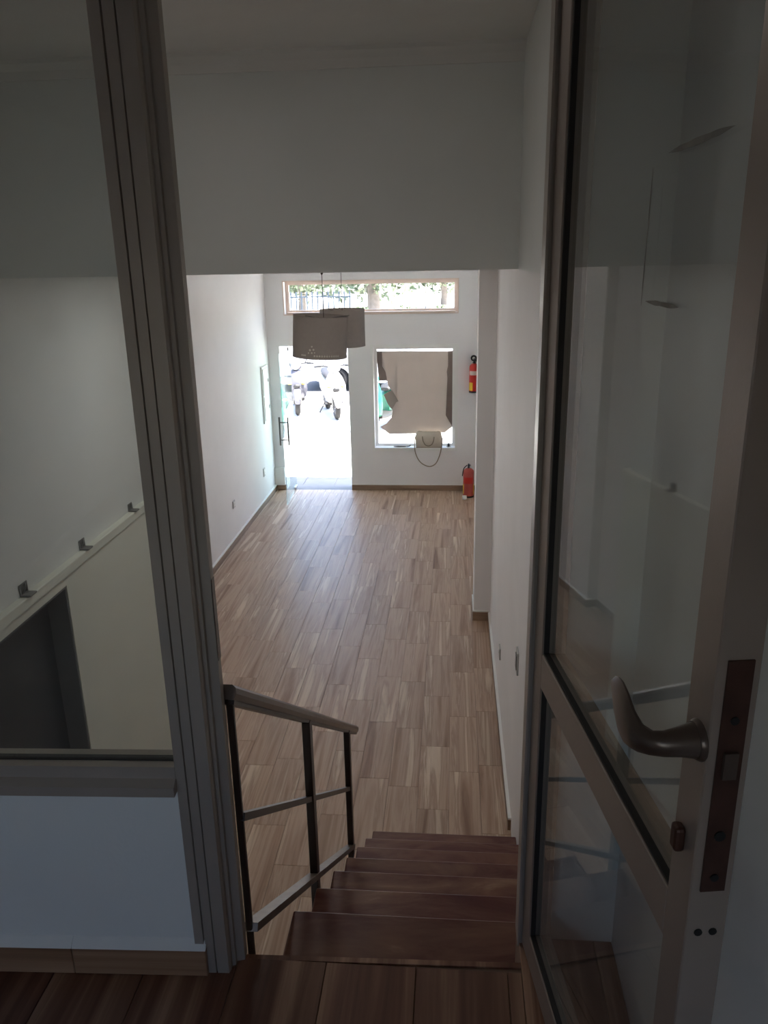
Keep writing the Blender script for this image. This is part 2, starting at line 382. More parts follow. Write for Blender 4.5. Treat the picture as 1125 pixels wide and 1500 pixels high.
# ------------------------------------------------------------------ landing floor
EDGE = lambda x: 1.294 + (x + .44) * .027                        # the landing edge is laid slightly askew
b = B()
ring_faces(b, [[(UX, -2.2, z), (XR, -2.2, z), (XR, 1.44, z), (.152, 1.44, z), (.152, EDGE(.152) - .004, z), (-.44, EDGE(-.44) - .004, z), (-.47, 1.36, z), (UX, 1.36, z)] for z in (HL - .18, HL - .006)])
lfl = struct('floor_landing', b, 'grout', 'dark wood effect plank floor of the upper landing')
b = B(); ring_faces(b, [[(-.44, EDGE(-.44) - .012, z), (.15, EDGE(.15) - .012, z), (.15, EDGE(.15), z), (-.44, EDGE(-.44), z)] for z in (HL - .035, HL - .001)])
part('edge_strip', b, 'plank_up', lfl)
LS = [.1, .05, .27, .33, .18]
lay(lfl, UX, -.44, -2.2, 1.262, HL, -.44, 'plank_up', LS)
lay(lfl, -.44, .15, -2.2, 1.285, HL, -.44, 'plank_up', LS)
lay(lfl, .15, XR, -2.2, 1.374, HL, -.44, 'plank_up', LS)

# ------------------------------------------------------------------ staircase
st = thing('staircase', 'steep dark red brown wooden staircase with worn treads going down', 'staircase', (-.03, 2.4, 0))
def L(p): return (p[0] + .03, p[1] - 2.4, p[2])
SX0, SX1 = -.402, .347
for k in range(1, 8):
    z = HL - k * RISE; y1 = NOSE + k * GO; y0 = y1 - GO - .005
    b = B(); a = L((SX0, y0, z - .035)); c = L((SX1 - .001, y1, z)); box(b, a[0], c[0], a[1], c[1], a[2], c[2], .005, 2); part('tread', b, 'tread', st)
for k in range(1, 9):
    z1 = HL - (k - 1) * RISE - (.035 if k > 1 else .18); z0 = HL - k * RISE; y = NOSE + (k - 1) * GO - .02
    if k == 1: z1 = HL - .19; y = NOSE + .005
    if z1 - z0 < .01: continue
    b = B(); a = L((SX0 + .01, y - .018, z0)); c = L((SX1 - .002, y, z1)); box(b, a[0], c[0], a[1], c[1], a[2], c[2]); part('riser', b, 'riser', st)
b = B()
yA, yB_ = NOSE + .03, NOSE + 7 * GO + .0
prof = [(yA - 2.4, HL - RISE - .06), (yB_ - 2.42, RISE - .05), (yB_ - 2.42, 0), (yB_ - 2.62, 0), (yA - 2.4, HL - RISE - .34)]
prism(b, prof, SX0 + .03 + .005, SX0 + .03 + .04, 'X'); part('stringer', b, 'riser', st)

# ------------------------------------------------------------------ railing of the stairs
rl = thing('stair_railing', 'dark brown metal stair railing with three posts and two thin rails', 'railing', (-.42, 2.0, .6))
def R_(y, z): return (y - 2.0, z - .6)
def flat_bar(y0, z0, y1, z1, x0, x1, h, name, material, smooth=False):
    b = B(); d = Vector((y1 - y0, z1 - z0)).normalized(); n = Vector((-d.y, d.x)) * h / 2
    a, c = Vector(R_(y0, z0)), Vector(R_(y1, z1))
    prism(b, [tuple(a - n), tuple(c - n), tuple(c + n), tuple(a + n)], x0, x1, 'X'); return part(name, b, material, rl, smooth)
hb = B()                                                            # moulded handrail: rounded cap over a narrow web
sec = [(-.018, -.014), (.012, -.014), (.016, -.003), (.014, .008), (.007, .014), (-.013, .014), (-.020, .008), (-.022, -.003)]
rings = []
for y, z in ((1.308, 2.320), (3.06, 1.105)):
    yy, zz = R_(y, z); rings.append([(u, yy + v * .57, zz + v * .82) for u, v in sec])
ring_faces(hb, rings); hr = part('handrail', hb, 'rail_top', rl)
flat_bar(1.312, 2.298, 3.045, 1.096, -.013, .009, .014, 'rail_web', 'rail_dark')
for (y, w, zb, zt) in ((1.322, .012, HL - RISE, 2.29), (2.02, .038, HL - 3 * RISE, 1.81), (2.81, .038, HL - 5 * RISE, 1.262)):
    b = B(); yy, z0 = R_(y, zb); _, z1 = R_(y, zt); x = .0 if w > .02 else -.003
    hw_ = .012 if w > .02 else .007
    box(b, x - hw_, x + hw_, yy - w / 2, yy + w / 2, z0, z1, .002); part('post', b, 'rail_dark', rl)
flat_bar(1.32, 2.027, 2.83, .966, -.008, .008, .016, 'middle_rail', 'rail_dark')
flat_bar(1.32, 1.746, 2.83, .672, -.015, .015, .018, 'bottom_rail', 'rail_worn')

# ------------------------------------------------------------------ glazed partition with its low wall
PA = math.radians(2.3)
pt = thing('glass_partition', 'aluminium framed fixed glass panel above the low white wall', 'partition', (-.47, 1.248, HL), PA)
def poly_up(poly, z0, z1): b = B(); return prism(b, poly, z0 - HL, z1 - HL, 'Z')
post_poly = [(-.045, -.004), (-.027, -.004), (-.026, .002), (-.0245, .002), (-.0235, -.004), (-.0065, -.004), (-.0055, .001), (-.0045, .001), (-.0035, -.004), (.020, -.004),
             (.023, .004), (.023, .014), (.030, .016), (.030, .026), (.046, .030), (.046, .052), (.020, .056), (-.045, .056)]
part('post', poly_up(post_poly, HL - .0, ZC), 'alu', pt)
part('gasket', poly_up([(-.049, .012), (-.045, .012), (-.045, .034), (-.049, .034)], 2.197, ZC), 'gasket', pt)
b = B(); box(b, .0465, .0475, .032, .05, 2.40 - HL, 2.56 - HL); part('strike_plate', b, 'bronze', pt)
b = B()
ring_faces(b, [[(x, -.022, 2.142 - HL), (x, -.022, 2.162 - HL), (x, -.006, 2.172 - HL), (x, -.006, 2.197 - HL), (x, .05, 2.197 - HL), (x, .05, 2.142 - HL)] for x in (-1.215, -.045)])
part('sill_rail', b, 'alu', pt)
b = B(); box(b, -1.215, -.045, .014, .030, 2.197 - HL, 2.199 - HL); part('gasket', b, 'gasket', pt)
b = B(); box(b, -1.215, -.047, .018, .026, 2.2 - HL, ZC - HL); part('glass_pane', b, 'glass_dusty', pt)
b = B(); box(b, -1.215, -.028, .004, .10, 0, 2.142 - HL); lw = part('wall_low', b, 'wall_near'); lw.location = (-.47, 1.248, HL); lw.rotation_euler = (0, 0, PA); lw['kind'] = 'structure'
for i, (x0, x1, z) in enumerate(((-1.215, -.30, 0), (-.299, -.022, 0))):
    b = B(); box(b, x0, x1, -.014, .004, .001, .066, .0015); o = part('baseboard_low', b, 'base_low'); o.location = (-.47, 1.248, HL); o.rotation_euler = (0, 0, PA); o['kind'] = 'structure'
    b = B(); ring_faces(b, [[(x, -.014, .066), (x, .004, .066), (x, .004, .082)] for x in (x0, x1)]); part('caulk_line', b, 'paint_white', o)

# ------------------------------------------------------------------ the open glazed door by the stair head
DA = math.radians(-8.5)
# local x runs from the hinge along the leaf towards the camera, y sticks out to the stair side
dd = Vector((math.sin(DA), math.cos(DA), 0)); nn = Vector((dd.y, -dd.x, 0))
hx, hy = .165, 1.285
dr = thing('glazed_door', 'open aluminium and glass door with bronze lever handle', 'door', (hx, hy, HL), math.atan2(-dd.y, -dd.x))
# local axes: +x = -dd ; +y = rotate(+x, 90deg) = which side?
_lx = -dd; _ly = Vector((-_lx.y, _lx.x, 0))
SGN = 1 if _ly.dot(nn) < 0 else -1               # y towards the stairs is SGN * y
def dz(z): return z - HL
W0, W1, T = -.068, .592, .044
def dbox(name, x0, x1, y0, y1, z0, z1, material, bev=.0015, parent=None):
    b = B(); ya, yb = sorted((SGN * y0, SGN * y1)); box(b, x0, x1, ya, yb, dz(z0), dz(z1), bev); return part(name, b, material, parent or dr)
DB, DT = HL + .012, 3.66
dbox('stile', W0, W0 + .054, -T, 0, DB, DT, 'alu_door')
dbox('stile', W1 - .05, W1, -T, 0, DB, DT, 'alu_door')
dbox('bottom_rail', W0 + .054, W1 - .05, -T, 0, DB, DB + .07, 'alu_door')
dbox('top_rail', W0 + .054, W1 - .05, -T, 0, DT - .06, DT, 'alu_door')
dbox('middle_rail', W0 + .054, W1 - .05, -T, 0, 2.352, 2.418, 'alu_door')
GI = .012
dbox('glass_pane', W0 + .053, W1 - .049, -GI - .006, -GI, 2.417, DT - .059, 'glass', 0)
dbox('glass_pane', W0 + .053, W1 - .049, -GI - .006, -GI, DB + .069, 2.353, 'glass', 0)
for (x0, x1, z0, z1) in ((W0 + .054, W0 + .058, 2.418, DT - .06), (W1 - .054, W1 - .05, 2.418, DT - .06), (W0 + .058, W1 - .054, 2.418, 2.422),
                         (W0 + .054, W0 + .058, DB + .07, 2.352), (W1 - .054, W1 - .05, DB + .07, 2.352), (W0 + .058, W1 - .054, DB + .07, DB + .074), (W0 + .058, W1 - .054, 2.348, 2.352)):
    dbox('gasket', x0, x1, -GI, -.003, z0, z1, 'gasket', 0)
lk = dbox('lock_faceplate', W1, W1 + .002, -.036, -.010, 2.46, 2.73, 'brass_dark', 0)
for z, r in ((2.665, .0045), (2.53, .006), (2.478, .0045)):
    b = B(); y = -SGN * .023; cyl(b, (W1 + .002, y, dz(z)), (W1 + .0032, y, dz(z)), r, seg=12); part('screw', b, 'black', lk)
dbox('latch_bolt', W1 + .002, W1 + .006, -.03, -.016, 2.60, 2.63, 'bronze', 0, lk)
for y, z in ((.014, 2.405), (.03, 2.405)):
    b = B(); cyl(b, (W1, -SGN * y, dz(z)), (W1 + .0012, -SGN * y, dz(z)), .0045, seg=10); part('screw', b, 'black', dr)
# lever: rose, neck pointing out of the face, flat pointed blade towards the hinge
hn = B(); lathe(hn, [(.0215, 0), (.0215, SGN * .002), (.019, SGN * .006)], (.574, 0, dz(2.632)), 20, 'Y')
hd = part('lever_handle', hn, 'bronze', dr, True)
path = [((.574, .004, 2.632), .018, .019), ((.574, .020, 2.631), .0145, .0155), ((.573, .036, 2.629), .012, .0135), ((.569, .047, 2.628), .010, .0135), ((.558, .0545, 2.627), .008, .0165),
        ((.543, .057, 2.628), .006, .0225), ((.525, .057, 2.630), .005, .030), ((.506, .056, 2.632), .0045, .031), ((.489, .054, 2.634), .004, .025), ((.475, .052, 2.636), .0035, .016), ((.465, .051, 2.638), .003, .004)]
hn = B(); rings = []
cs = [Vector((p[0][0], SGN * p[0][1], dz(p[0][2]))) for p in path]
for i, (p, ra, rz) in enumerate(path):
    t = (cs[min(i + 1, len(cs) - 1)] - cs[max(i - 1, 0)]).normalized(); up = Vector((0, 0, 1)); side = t.cross(up).normalized()
    rings.append([cs[i] + side * ra * math.cos(a) + up * rz * math.sin(a) for a in (2 * math.pi * k / 14 for k in range(14))])
ring_faces(hn, rings); part('lever', hn, 'bronze', hd, True)
b = B(); box(b, .556, .572, *sorted((0, SGN * .012)), dz(2.492), dz(2.522), .004, 2); part('thumb_turn', b, 'brass_dark', dr)
def streak(x0, z0, x1, z1, w):
    b = B(); d = Vector((x1 - x0, z1 - z0)); n = Vector((-d.y, d.x)).normalized() * w / 2; N = 9; top, bot = [], []
    for i in range(N + 1):
        t = i / N; c = Vector((x0, z0)) + d * t; k = (math.sin(math.pi * t) ** .5) * random.uniform(.7, 1.1)
        top.append(tuple(c + n * k)); bot.append(tuple(c - n * k))
    prism(b, [(u, dz(v)) for u, v in top + bot[::-1]], SGN * (-GI + .0004), SGN * (-GI + .0008), 'Y'); return part('tape_residue', b, 'tape', dr)
streak(.345, 3.20, .49, 3.206, .008); streak(.312, 3.046, .405, 3.044, .006)
streak(.305, 3.19, .30, 3.04, .0025)
# door jamb on the hinge side and the filler to the side wall
b = B(); prism(b, [(.146, 1.352), (.150, 1.352), (.150, 1.36), (.20, 1.36), (.20, 1.425), (.150, 1.425), (.150, 1.405), (.146, 1.405)], HL, ZC, 'Z')
struct('trim_3', b, 'alu', 'slim aluminium door jamb at the top of the stairs')
b = B(); box(b, .20, XR, 1.375, 1.42, HL, ZC); struct('wall_filler', b, 'wall_near')
b = B(); box(b, -1.75, -.46, 1.365, 1.40, .0, HL - .0); struct('wall_under_landing', b, 'wall_near')

# ------------------------------------------------------------------ marks and fittings on the side walls
for i, (y, s_, lab) in enumerate(((3.86, .05, 'small grey clip on the painted ledge nearest the frame post'), (3.29, .055, 'small grey clip on the painted ledge between two others'), (2.77, .06, 'crumbling grey clip with white filler on the painted ledge'))):
    br = thing('ledge_clip', lab, 'clip', (UX + .001, y, 1.861), 0, 'clips left along the ledge')
    b = B(); box(b, 0, .004, -s_ / 2, s_ / 2, 0, s_ * .8, .001); part('wall_tab', b, 'grime', br)
    b = B(); box(b, .0, .045, -s_ / 2, s_ * .35, 0, .008, .002); part('foot', b, 'grime', br)
    b = B(); tube(b, bez([(.006, -s_ * .3, .008), (.014, -s_ * .1, s_ * .5), (.008, s_ * .15, s_ * .7), (.006, s_ * .3, .01)], 5), .004, 6); part('loop', b, 'grime', br, True)
def wall_plate(name, label, x, y, z, side, w, h, material='plastic_white', holes=True, group=None):
    t = thing(name, label, 'socket' if 'socket' in name else 'switch', (x, y, z), 0, group)
    b = B(); box(b, *sorted((0, side * .009)), -w / 2, w / 2, -h / 2, h / 2, .002); part('plate', b, 'socket_grey', t)
    b = B(); box(b, *sorted((side * .009, side * .013)), -w * .32, w * .32, -h * .32, h * .32, .0015); ins = part('insert', b, 'plastic_white' if holes else 'keymetal', t)
    if holes:
        for k in (-1, 1):
            b = B(); cyl(b, (side * .0125, k * .01, 0), (side * .0135, k * .01, 0), .003, seg=8); part('pin_hole', b, 'black', ins)
    return t
wall_plate('wall_socket', 'white socket low on the long white wall, nearer the glass partition', XL, 8.49, .46, 1, .085, .085)
wall_plate('wall_socket', 'white socket low on the long white wall near the street corner', XL, 10.02, .43, 1, .085, .11)
wall_plate('wall_socket', 'pale socket low on the wall past the stair foot, beside the pilaster', XR, 5.045, .465, -1, .085, .085)
wall_plate('light_switch', 'pale switch plate on the wall above the lower stairs', XR, 3.714, 1.11, -1, .085, .125, holes=False)
ep = thing('electrical_panel', 'flat white electrical panel cover set in the long white wall', 'panel', (XL, 10.34, 1.41))
b = B(); box(b, 0, .02, -.16, .16, -.37, .37, .004); part('frame', b, 'paint_white', ep)
for z0, z1 in ((-.34, -.02), (.0, .34)):
    b = B(); box(b, .02, .028, -.135, .135, z0, z1, .003); dpn = part('cover', b, 'plastic_white', ep)
    b = B(); box(b, .028, .034, .10, .12, (z0 + z1) / 2 - .02, (z0 + z1) / 2 + .02); part('catch', b, 'keymetal', dpn)
b = B(); box(b, -2.47, -2.33, YF - .05, YF, .076, .33, .006, 2); o = part('pipe_casing', b, 'paint_white'); tag(o, 'low white boxed pipe casing in the corner by the glass door', 'casing')

# ------------------------------------------------------------------ street side: windows, glass door
def frame_rect(b, x0, x1, z0, z1, w, y0, y1):
    box(b, x0, x1, y0, y1, z0, z0 + w); box(b, x0, x1, y0, y1, z1 - w, z1); box(b, x0, x0 + w, y0, y1, z0 + w, z1 - w); box(b, x1 - w, x1, y0, y1, z0 + w, z1 - w)
def window(name, x0, x1, z0, z1, label, cas, fw, fmat, mull):
    b = B(); frame_rect(b, x0, x1, z0, z1, fw, YF + .12, YF + .17); w = struct(name, b, fmat, label)
    b = B(); frame_rect(b, x0 - cas, x1 + cas, z0 - cas, z1 + cas, cas, YF - .008, YF); part('casing', b, 'paint_white' if cas > .02 else fmat, w)
    xs = [x0 + fw] + mull + [x1 - fw]
    for a, c in zip(xs, xs[1:]):
        b = B(); box(b, a + .001, c - .001, YF + .142, YF + .148, z0 + fw - .004, z1 - fw + .004); part('pane', b, 'glass', w)
    for mx in mull:
        b = B(); box(b, mx - .004, mx + .004, YF + .14, YF + .15, z0 + fw, z1 - fw); part('joint', b, 'keymetal', w)
    return w
wt = window('window_1', TX0, TX1, TZ0, TZ1, 'long low transom window above the street door', .012, .045, 'win_beige', [-1.15, -.36])
b = B(); box(b, TX0 + .03, TX1 - .03, YF - .012, YF + .12, TZ0 + .0, TZ0 + .022); part('sill', b, 'win_beige', wt)
wd = window('window_2', WX0, WX1, WZ0, WZ1, 'display window half covered with brown paper', .035, .04, 'paint_white', [])
b = B(); box(b, WX0, WX1, YF - .012, YF + .12, WZ0 - .02, WZ0 + .012, .003); part('sill', b, 'paint_white', wd)
SILL = WZ0 + .012
# torn paper over the display window (outline in metres on the glass)
def px(x, y):                                       # point of the street wall seen at x, y of the frame
    v = Vector(((x - 562.5) / 1168, (y - 750) / 1168, 1)); r = _R @ v; t = (YF + .13) / r.y; return (r.x * t, EYE + r.z * t)
def z3(x, y): return px(530 + x * .16889, 490 + y * .16889)
def paper(name, pts, y, material, label, cat='paper', bulge=.012, group=None):
    poly = [z3(*p) for p in pts]; b = B(); vs_ = [b.verts.new((u, 0, v)) for u, v in poly]; f = b.faces.new(vs_)
    bmesh.ops.triangulate(b, faces=[f]); bmesh.ops.subdivide_edges(b, edges=b.edges, cuts=3, use_grid_fill=True)
    for v in b.verts: v.co.y = -bulge * (.5 + .5 * math.sin(v.co.x * 9 + v.co.z * 5)) * (1 if len(v.link_faces) > 3 else .6)
    g = bmesh.ops.solidify(b, geom=list(b.faces), thickness=.0008)
    c = Vector((sum(u for u, _ in poly) / len(poly), y, min(v for _, v in poly)))
    bmesh.ops.translate(b, verts=b.verts, vec=(-c.x, 0, -c.z))
    o = part(name, b, material, None, True, c); return tag(o, label, cat, group)
paper('paper_sheet', [(175, 146), (300, 142), (450, 148), (600, 146), (747, 143), (748, 270), (737, 320), (742, 380), (722, 450), (728, 560), (730, 650), (716, 680), (745, 755), (785, 800), (720, 850), (600, 856), (480, 858),
       (240, 862), (160, 800), (215, 770), (262, 715), (312, 640), (318, 575), (290, 555), (262, 490), (228, 440), (222, 385), (205, 320), (178, 275), (190, 230)], YF + .128, 'kraft', 'large sheet of torn beige kraft paper covering the display window')
paper('paper_strip', [(124, 146), (178, 146), (194, 230), (182, 275), (210, 320), (226, 390), (224, 402), (150, 400), (150, 300), (130, 220)], YF + .136, 'kraft_dark', 'short dark brown paper strip behind the torn sheet, at its upper corner towards the door', bulge=.004)
paper('paper_strip', [(742, 143), (804, 141), (797, 600), (785, 798), (742, 760), (712, 685), (728, 650), (724, 450), (740, 370), (735, 310)], YF + .136, 'kraft_dark', 'long dark brown paper strip behind the torn sheet, on the extinguisher side', bulge=.004)
paper('paper_flap', [(190, 520), (262, 480), (320, 578), (300, 585), (262, 650), (230, 610)], YF + .12, 'paper_grey', 'folded grey flap curling from the torn edge of the paper', bulge=.02)
# glass street door, swung into the shop
gd = thing('glass_street_door', 'frameless clear glass street door standing open into the shop', 'door', (-2.195, YF + .06, 0), math.atan2(-.80, .035))
LW = .83
b = B(); box(b, -.04, LW, -.005, .005, .012, 1.975, .001); part('glass_leaf', b, 'glass_green', gd)
for z0, z1 in ((.008, .05), (1.94, 1.98)):
    b = B(); box(b, -.03, .12, -.014, .014, z0, z1, .002); part('patch_fitting', b, 'chrome', gd)
ph = B()
for sd in (-1, 1): cyl(ph, (LW - .07, sd * .055, .80), (LW - .07, sd * .055, 1.17), .0115, seg=12)
ph = part('pull_handle', ph, 'keymetal', gd, True)
for z in (.87, 1.10):
    b = B(); cyl(b, (LW - .07, -.055, z), (LW - .07, .055, z), .007, seg=10); part('standoff', b, 'keymetal', ph, True)

# ------------------------------------------------------------------ pendant lamps
def pendant(x, y, zt, h, r, tilt, label, front):
    t = thing('pendant_lamp', label, 'lamp', (x, y, ZB), 0, 'pendant lamps by the street door')
    n = 40
    b = B(); rings = []
    for rad, z in ((r, zt - h), (r, zt), (r - .004, zt), (r - .004, zt - h)):
        rings.append([(rad * math.cos(2 * math.pi * k / n), rad * math.sin(2 * math.pi * k / n), z - ZB) for k in range(n)])
    ring_faces(b, rings, loop=True)
    sh = part('lamp_shade', b, 'shade', t, True, rot=(0, tilt, 0))
    for z in (zt, zt - h):
        b = B(); tube(b, [((r - .001) * math.cos(2 * math.pi * k / n), (r - .001) * math.sin(2 * math.pi * k / n), z - ZB) for k in range(n)], .004, 6, True); part('rim', b, 'shade', sh, True)
    b = B()
    for k in range(3):
        a = 2 * math.pi * k / 3 + .4; tube(b, [(0, 0, zt - .03 - ZB), ((r - .004) * math.cos(a), (r - .004) * math.sin(a), zt - .004 - ZB)], .003, 6)
    part('spider', b, 'keymetal', t)
    b = B(); lathe(b, [(.004, 0), (.022, -.005), (.022, -.07), (.008, -.08)], (0, 0, zt - .02 - ZB), 16); part('bulb_holder', b, 'black', t, True)
    b = B(); lathe(b, [(.012, 0), (.016, -.03), (.033, -.075), (.036, -.1), (.026, -.125), (.006, -.137)], (0, 0, zt - .095 - ZB), 16); part('bulb', b, 'plastic_white', t, True)
    b = B(); lathe(b, [(.05, 0), (.05, -.012), (.014, -.03), (.010, -.075), (.004, -.085)], (0, 0, 0), 20); part('ceiling_rose', b, 'rail_dark', t, True)
    b = B(); cyl(b, (0, 0, -.05), (0, 0, zt - .03 - ZB), .0028, seg=8); part('cable', b, 'rail_dark', t)
    if front:                                        # pale discs painted as light through the punched ornament: dotted row and a pointed flower near the lower rim
        def dot(a, z, s):
            b = B(); u = Vector((math.cos(a), math.sin(a), 0)); c = u * (r - .0005) + Vector((0, 0, z - ZB)); cyl(b, c, c + u * .0015, s, seg=8); part('painted_hole_light', b, 'hole_light', sh)
        for k in range(11): dot(math.radians(-92 + k * 5.2), zt - h + .028, .0085)
        for a in (-121, -117, -113): dot(math.radians(a), zt - h + .028, .0085)
        for da, z, s in ((0, .105, .008), (-4, .075, .010), (3.5, .08, .009), (-7, .05, .007), (0, .052, .008), (6, .055, .006)): dot(math.radians(-98 + da), zt - h + z, s)
    return t
pendant(-1.112, 7.0, 2.63, .345, .236, math.radians(3.5), 'grey drum pendant lamp with punched dots, hanging nearer the stairs', True)
pendant(-1.125, 8.3, 2.605, .365, .228, 0, 'plain grey drum pendant lamp half hidden behind the punched one', False)

# ------------------------------------------------------------------ added fill lamps (above the frame and hidden by the lowered ceiling's edge)
def fill_lamp(label, x, y, z, power):  # added lamp that brightens the stairs and the near shop
    t = thing('fill_lamp', label, 'lamp', (x, y, z), 0, 'added fill lamps on the ceilings')
    b = B(); lathe(b, [(.15, 0), (.15, -.006), (.142, -.008), (.135, -.006), (.135, -.001)], (0, 0, 0), 32); part('ring', b, 'paint_white', t, True)
    b = B(); lathe(b, [(.134, -.001), (.134, -.005)], (0, 0, 0), 32); part('fill_diffuser', b, 'fill_diffuser', t)
    l = bpy.data.lights.new('fill_light', 'AREA'); l.shape = 'DISK'; l.size = .25; l.energy = power; l.color = (1, .97, .93)
    o = bpy.data.objects.new('fill_light', l); COL.objects.link(o); o.parent = t; o.location = (0, 0, -.01)
fill_lamp('added fill lamp, round and white, on the landing ceiling above the stairs', -.7, 1.95, ZC, .48)
fill_lamp('added fill lamp, round and white, on the shop ceiling just past the stair foot', -.9, 3.7, ZB, 2.0)
fill_lamp('added fill lamp, round and white, on the shop ceiling level with the pilaster', -.9, 5.8, ZB, 1.6)

# ------------------------------------------------------------------ fire extinguishers
def extinguisher(label, x, y, z, H, r, red, hang):
    t = thing('fire_extinguisher', label, 'extinguisher', (x, y, z), 0)
    hb_ = H * .80
    b = B(); lathe(b, [(r * .82, 0), (r, .012), (r, hb_ - .05), (r * .93, hb_ - .025), (r * .6, hb_ - .004), (r * .25, hb_ + .006)], (0, 0, 0), 24); body = part('cylinder', b, red, t, True)
    b = B(); lathe(b, [(r * 1.02, 0), (r * 1.02, .022)], (0, 0, 0), 24); part('base_ring', b, 'black', t, True)
    def wrap(z0, z1, a0, a1, material, name):
        b = B(); n = 8; rr = r + .0012
        ring_faces(b, [[(rr * math.cos(a), rr * math.sin(a), zz) for zz in (z0, z1)] + [((rr - .0015) * math.cos(a), (rr - .0015) * math.sin(a), zz) for zz in (z1, z0)] for a in (math.radians(a0 + (a1 - a0) * k / n) for k in range(n + 1))])
        part(name, b, material, body, True)
    if hang:
        wrap(hb_ * .08, hb_ * .36, -165, -105, 'yellow', 'yellow_label'); wrap(hb_ * .62, hb_ * .76, -150, -40, 'label_white', 'white_label')
    else:
        wrap(hb_ * .12, hb_ * .46, -175, -150, 'yellow', 'yellow_label'); wrap(hb_ * .12, hb_ * .46, -30, -8, 'yellow', 'yellow_label'); wrap(hb_ * .5, hb_ * .72, -145, -45, 'red', 'printed_panel')
    b = B(); cyl(b, (0, 0, hb_), (0, 0, hb_ + .035), .017, .014, 14); part('neck', b, 'bronze', t, True)
    b = B(); box(b, -.012, .012, -.02, .02, hb_ + .03, hb_ + .06, .004); part('valve', b, 'black', t)
    b = B(); tube(b, bez([(0, -.01, hb_ + .06), (.0, -.05, hb_ + .075), (.0, -.095, hb_ + .06)], 5), .006, 8); part('squeeze_lever', b, 'black', t, True)
    b = B(); tube(b, bez([(0, -.01, hb_ + .04), (.0, -.05, hb_ + .035), (.0, -.085, hb_ + .03)], 5), .006, 8); part('carry_handle', b, 'black', t, True)
    if hang:
        b = B(); tube(b, [(.030 * math.cos(a) - .005, -.028, hb_ + .075 + .030 * math.sin(a)) for a in (2 * math.pi * k / 18 for k in range(18))], .012, 8, True); part('hose_coil', b, 'black', t, True)
        b = B(); tube(b, bez([(.025, -.02, hb_ + .05), (r * .9, -.02, hb_ - .01), (r + .012, -.01, hb_ - .12), (r + .012, -.005, hb_ - .24)], 6), .008, 8); part('hose', b, 'black', t, True)
        b = B(); box(b, -.02, .02, .0, YF - y, hb_ - .0, hb_ + .02, .002); part('wall_bracket', b, 'keymetal', t)
    else:
        b = B(); tube(b, bez([(-.02, 0, hb_ + .045), (-r * .9, -.02, hb_ + .0), (-r - .01, -.02, hb_ - .1)], 6), .007, 8); part('hose', b, 'black', t, True)
    b = B(); cyl(b, (.012, -.005, hb_ + .045), (.026, -.005, hb_ + .045), .012, seg=14); part('gauge', b, 'chrome', t, True)
extinguisher('bright red fire extinguisher with yellow label hanging on the wall by the window', .282, YF - .075, 1.375, .47, .062, 'red', True)
extinguisher('red fire extinguisher paled by painted haze, standing on the floor below the hanging one', .225, 10.39, 0, .49, .072, 'red_hazed', False)
b = B(); box(b, -.03, .03, -.025, .025, 0, .045, .006, 2); box(b, -.018, .018, -.04, -.02, 0, .028, .004); o = part('door_wedge', b, 'plastic_white', None, False, (.172, 10.27, 0)); tag(o, 'small white plastic block on the floor beside the standing extinguisher', 'block')

# ------------------------------------------------------------------ handbag and oddments on the window sill
bgx, bgy = -.318, YF + .045
hg = thing('handbag', 'cream leather handbag with two handles and a hanging shoulder strap', 'handbag', (bgx, bgy, SILL))
b = B(); rings = []
for z, hw, hd_ in ((0, .155, .046), (.012, .176, .056), (.07, .183, .060), (.14, .182, .050), (.19, .176, .034), (.215, .160, .020), (.222, .15, .012)):
    ring = []
    for k in range(32):
        a = 2 * math.pi * k / 32; ca, sa = math.cos(a), math.sin(a); e = .42
        sag = -.012 * (1 - abs(ca)) if z > .18 else 0
        ring.append((hw * math.copysign(abs(ca) ** e, ca), hd_ * math.copysign(abs(sa) ** e, sa), z + sag))
    rings.append(ring)
ring_faces(b, rings); part('bag_body', b, 'bag', hg, True)
b = B(); tube(b, [(-.14, 0, .222), (-.07, 0, .213), (.07, 0, .212), (.14, 0, .221)], .004, 8); part('zip', b, 'bag_strap', hg, True)
b = B(); box(b, -.176, .176, -.058, .058, .0, .008, .003); part('bottom_panel', b, 'bag_strap', hg)
for sd in (-1, 1):
    b = B(); tube(b, bez([(-.085, sd * .044, .155), (-.075, sd * .060, .10), (-.045, sd * .063, .045), (0, sd * .063, .028), (.045, sd * .063, .05), (.068, sd * .060, .10), (.075, sd * .044, .15)], 6), .0075, 8)
    part('handle', b, 'bag_strap', hg, True)
b = B(); tube(b, bez([(-.183, -.02, .15), (-.192, -.055, .06), (-.175, -.075, -.08), (-.11, -.075, -.20), (0, -.074, -.258), (.09, -.074, -.225), (.145, -.075, -.12), (.178, -.07, .02), (.187, -.02, .13)], 8), .0075, 8)
part('shoulder_strap', b, 'bag_strap', hg, True)
for sx in (-.184, .186):
    b = B(); tube(b, [(sx, -.02 + .012 * math.cos(a), .145 + .012 * math.sin(a)) for a in (2 * math.pi * k / 12 for k in range(12))], .003, 6, True); part('ring', b, 'chrome', hg, True)
pn = thing('folding_umbrella', 'thin dark grey closed umbrella lying on the window sill', 'umbrella', (-.70, YF + .035, SILL))
b = B(); tube(b, [(-.10, 0, .009), (-.04, 0, .010), (.06, 0, .009), (.085, -.003, .011)], [.004, .010, .009, .004], 10); part('folded_canopy', b, 'keymetal', pn, True)
b = B(); tube(b, bez([(.08, -.003, .010), (.115, -.008, .016), (.135, -.01, .03)], 5), .006, 8); part('grip', b, 'black', pn, True)
ks = thing('key_bunch', 'bunch of grey keys on the window sill beside the handbag', 'keys', (-.045, YF + .04, SILL))
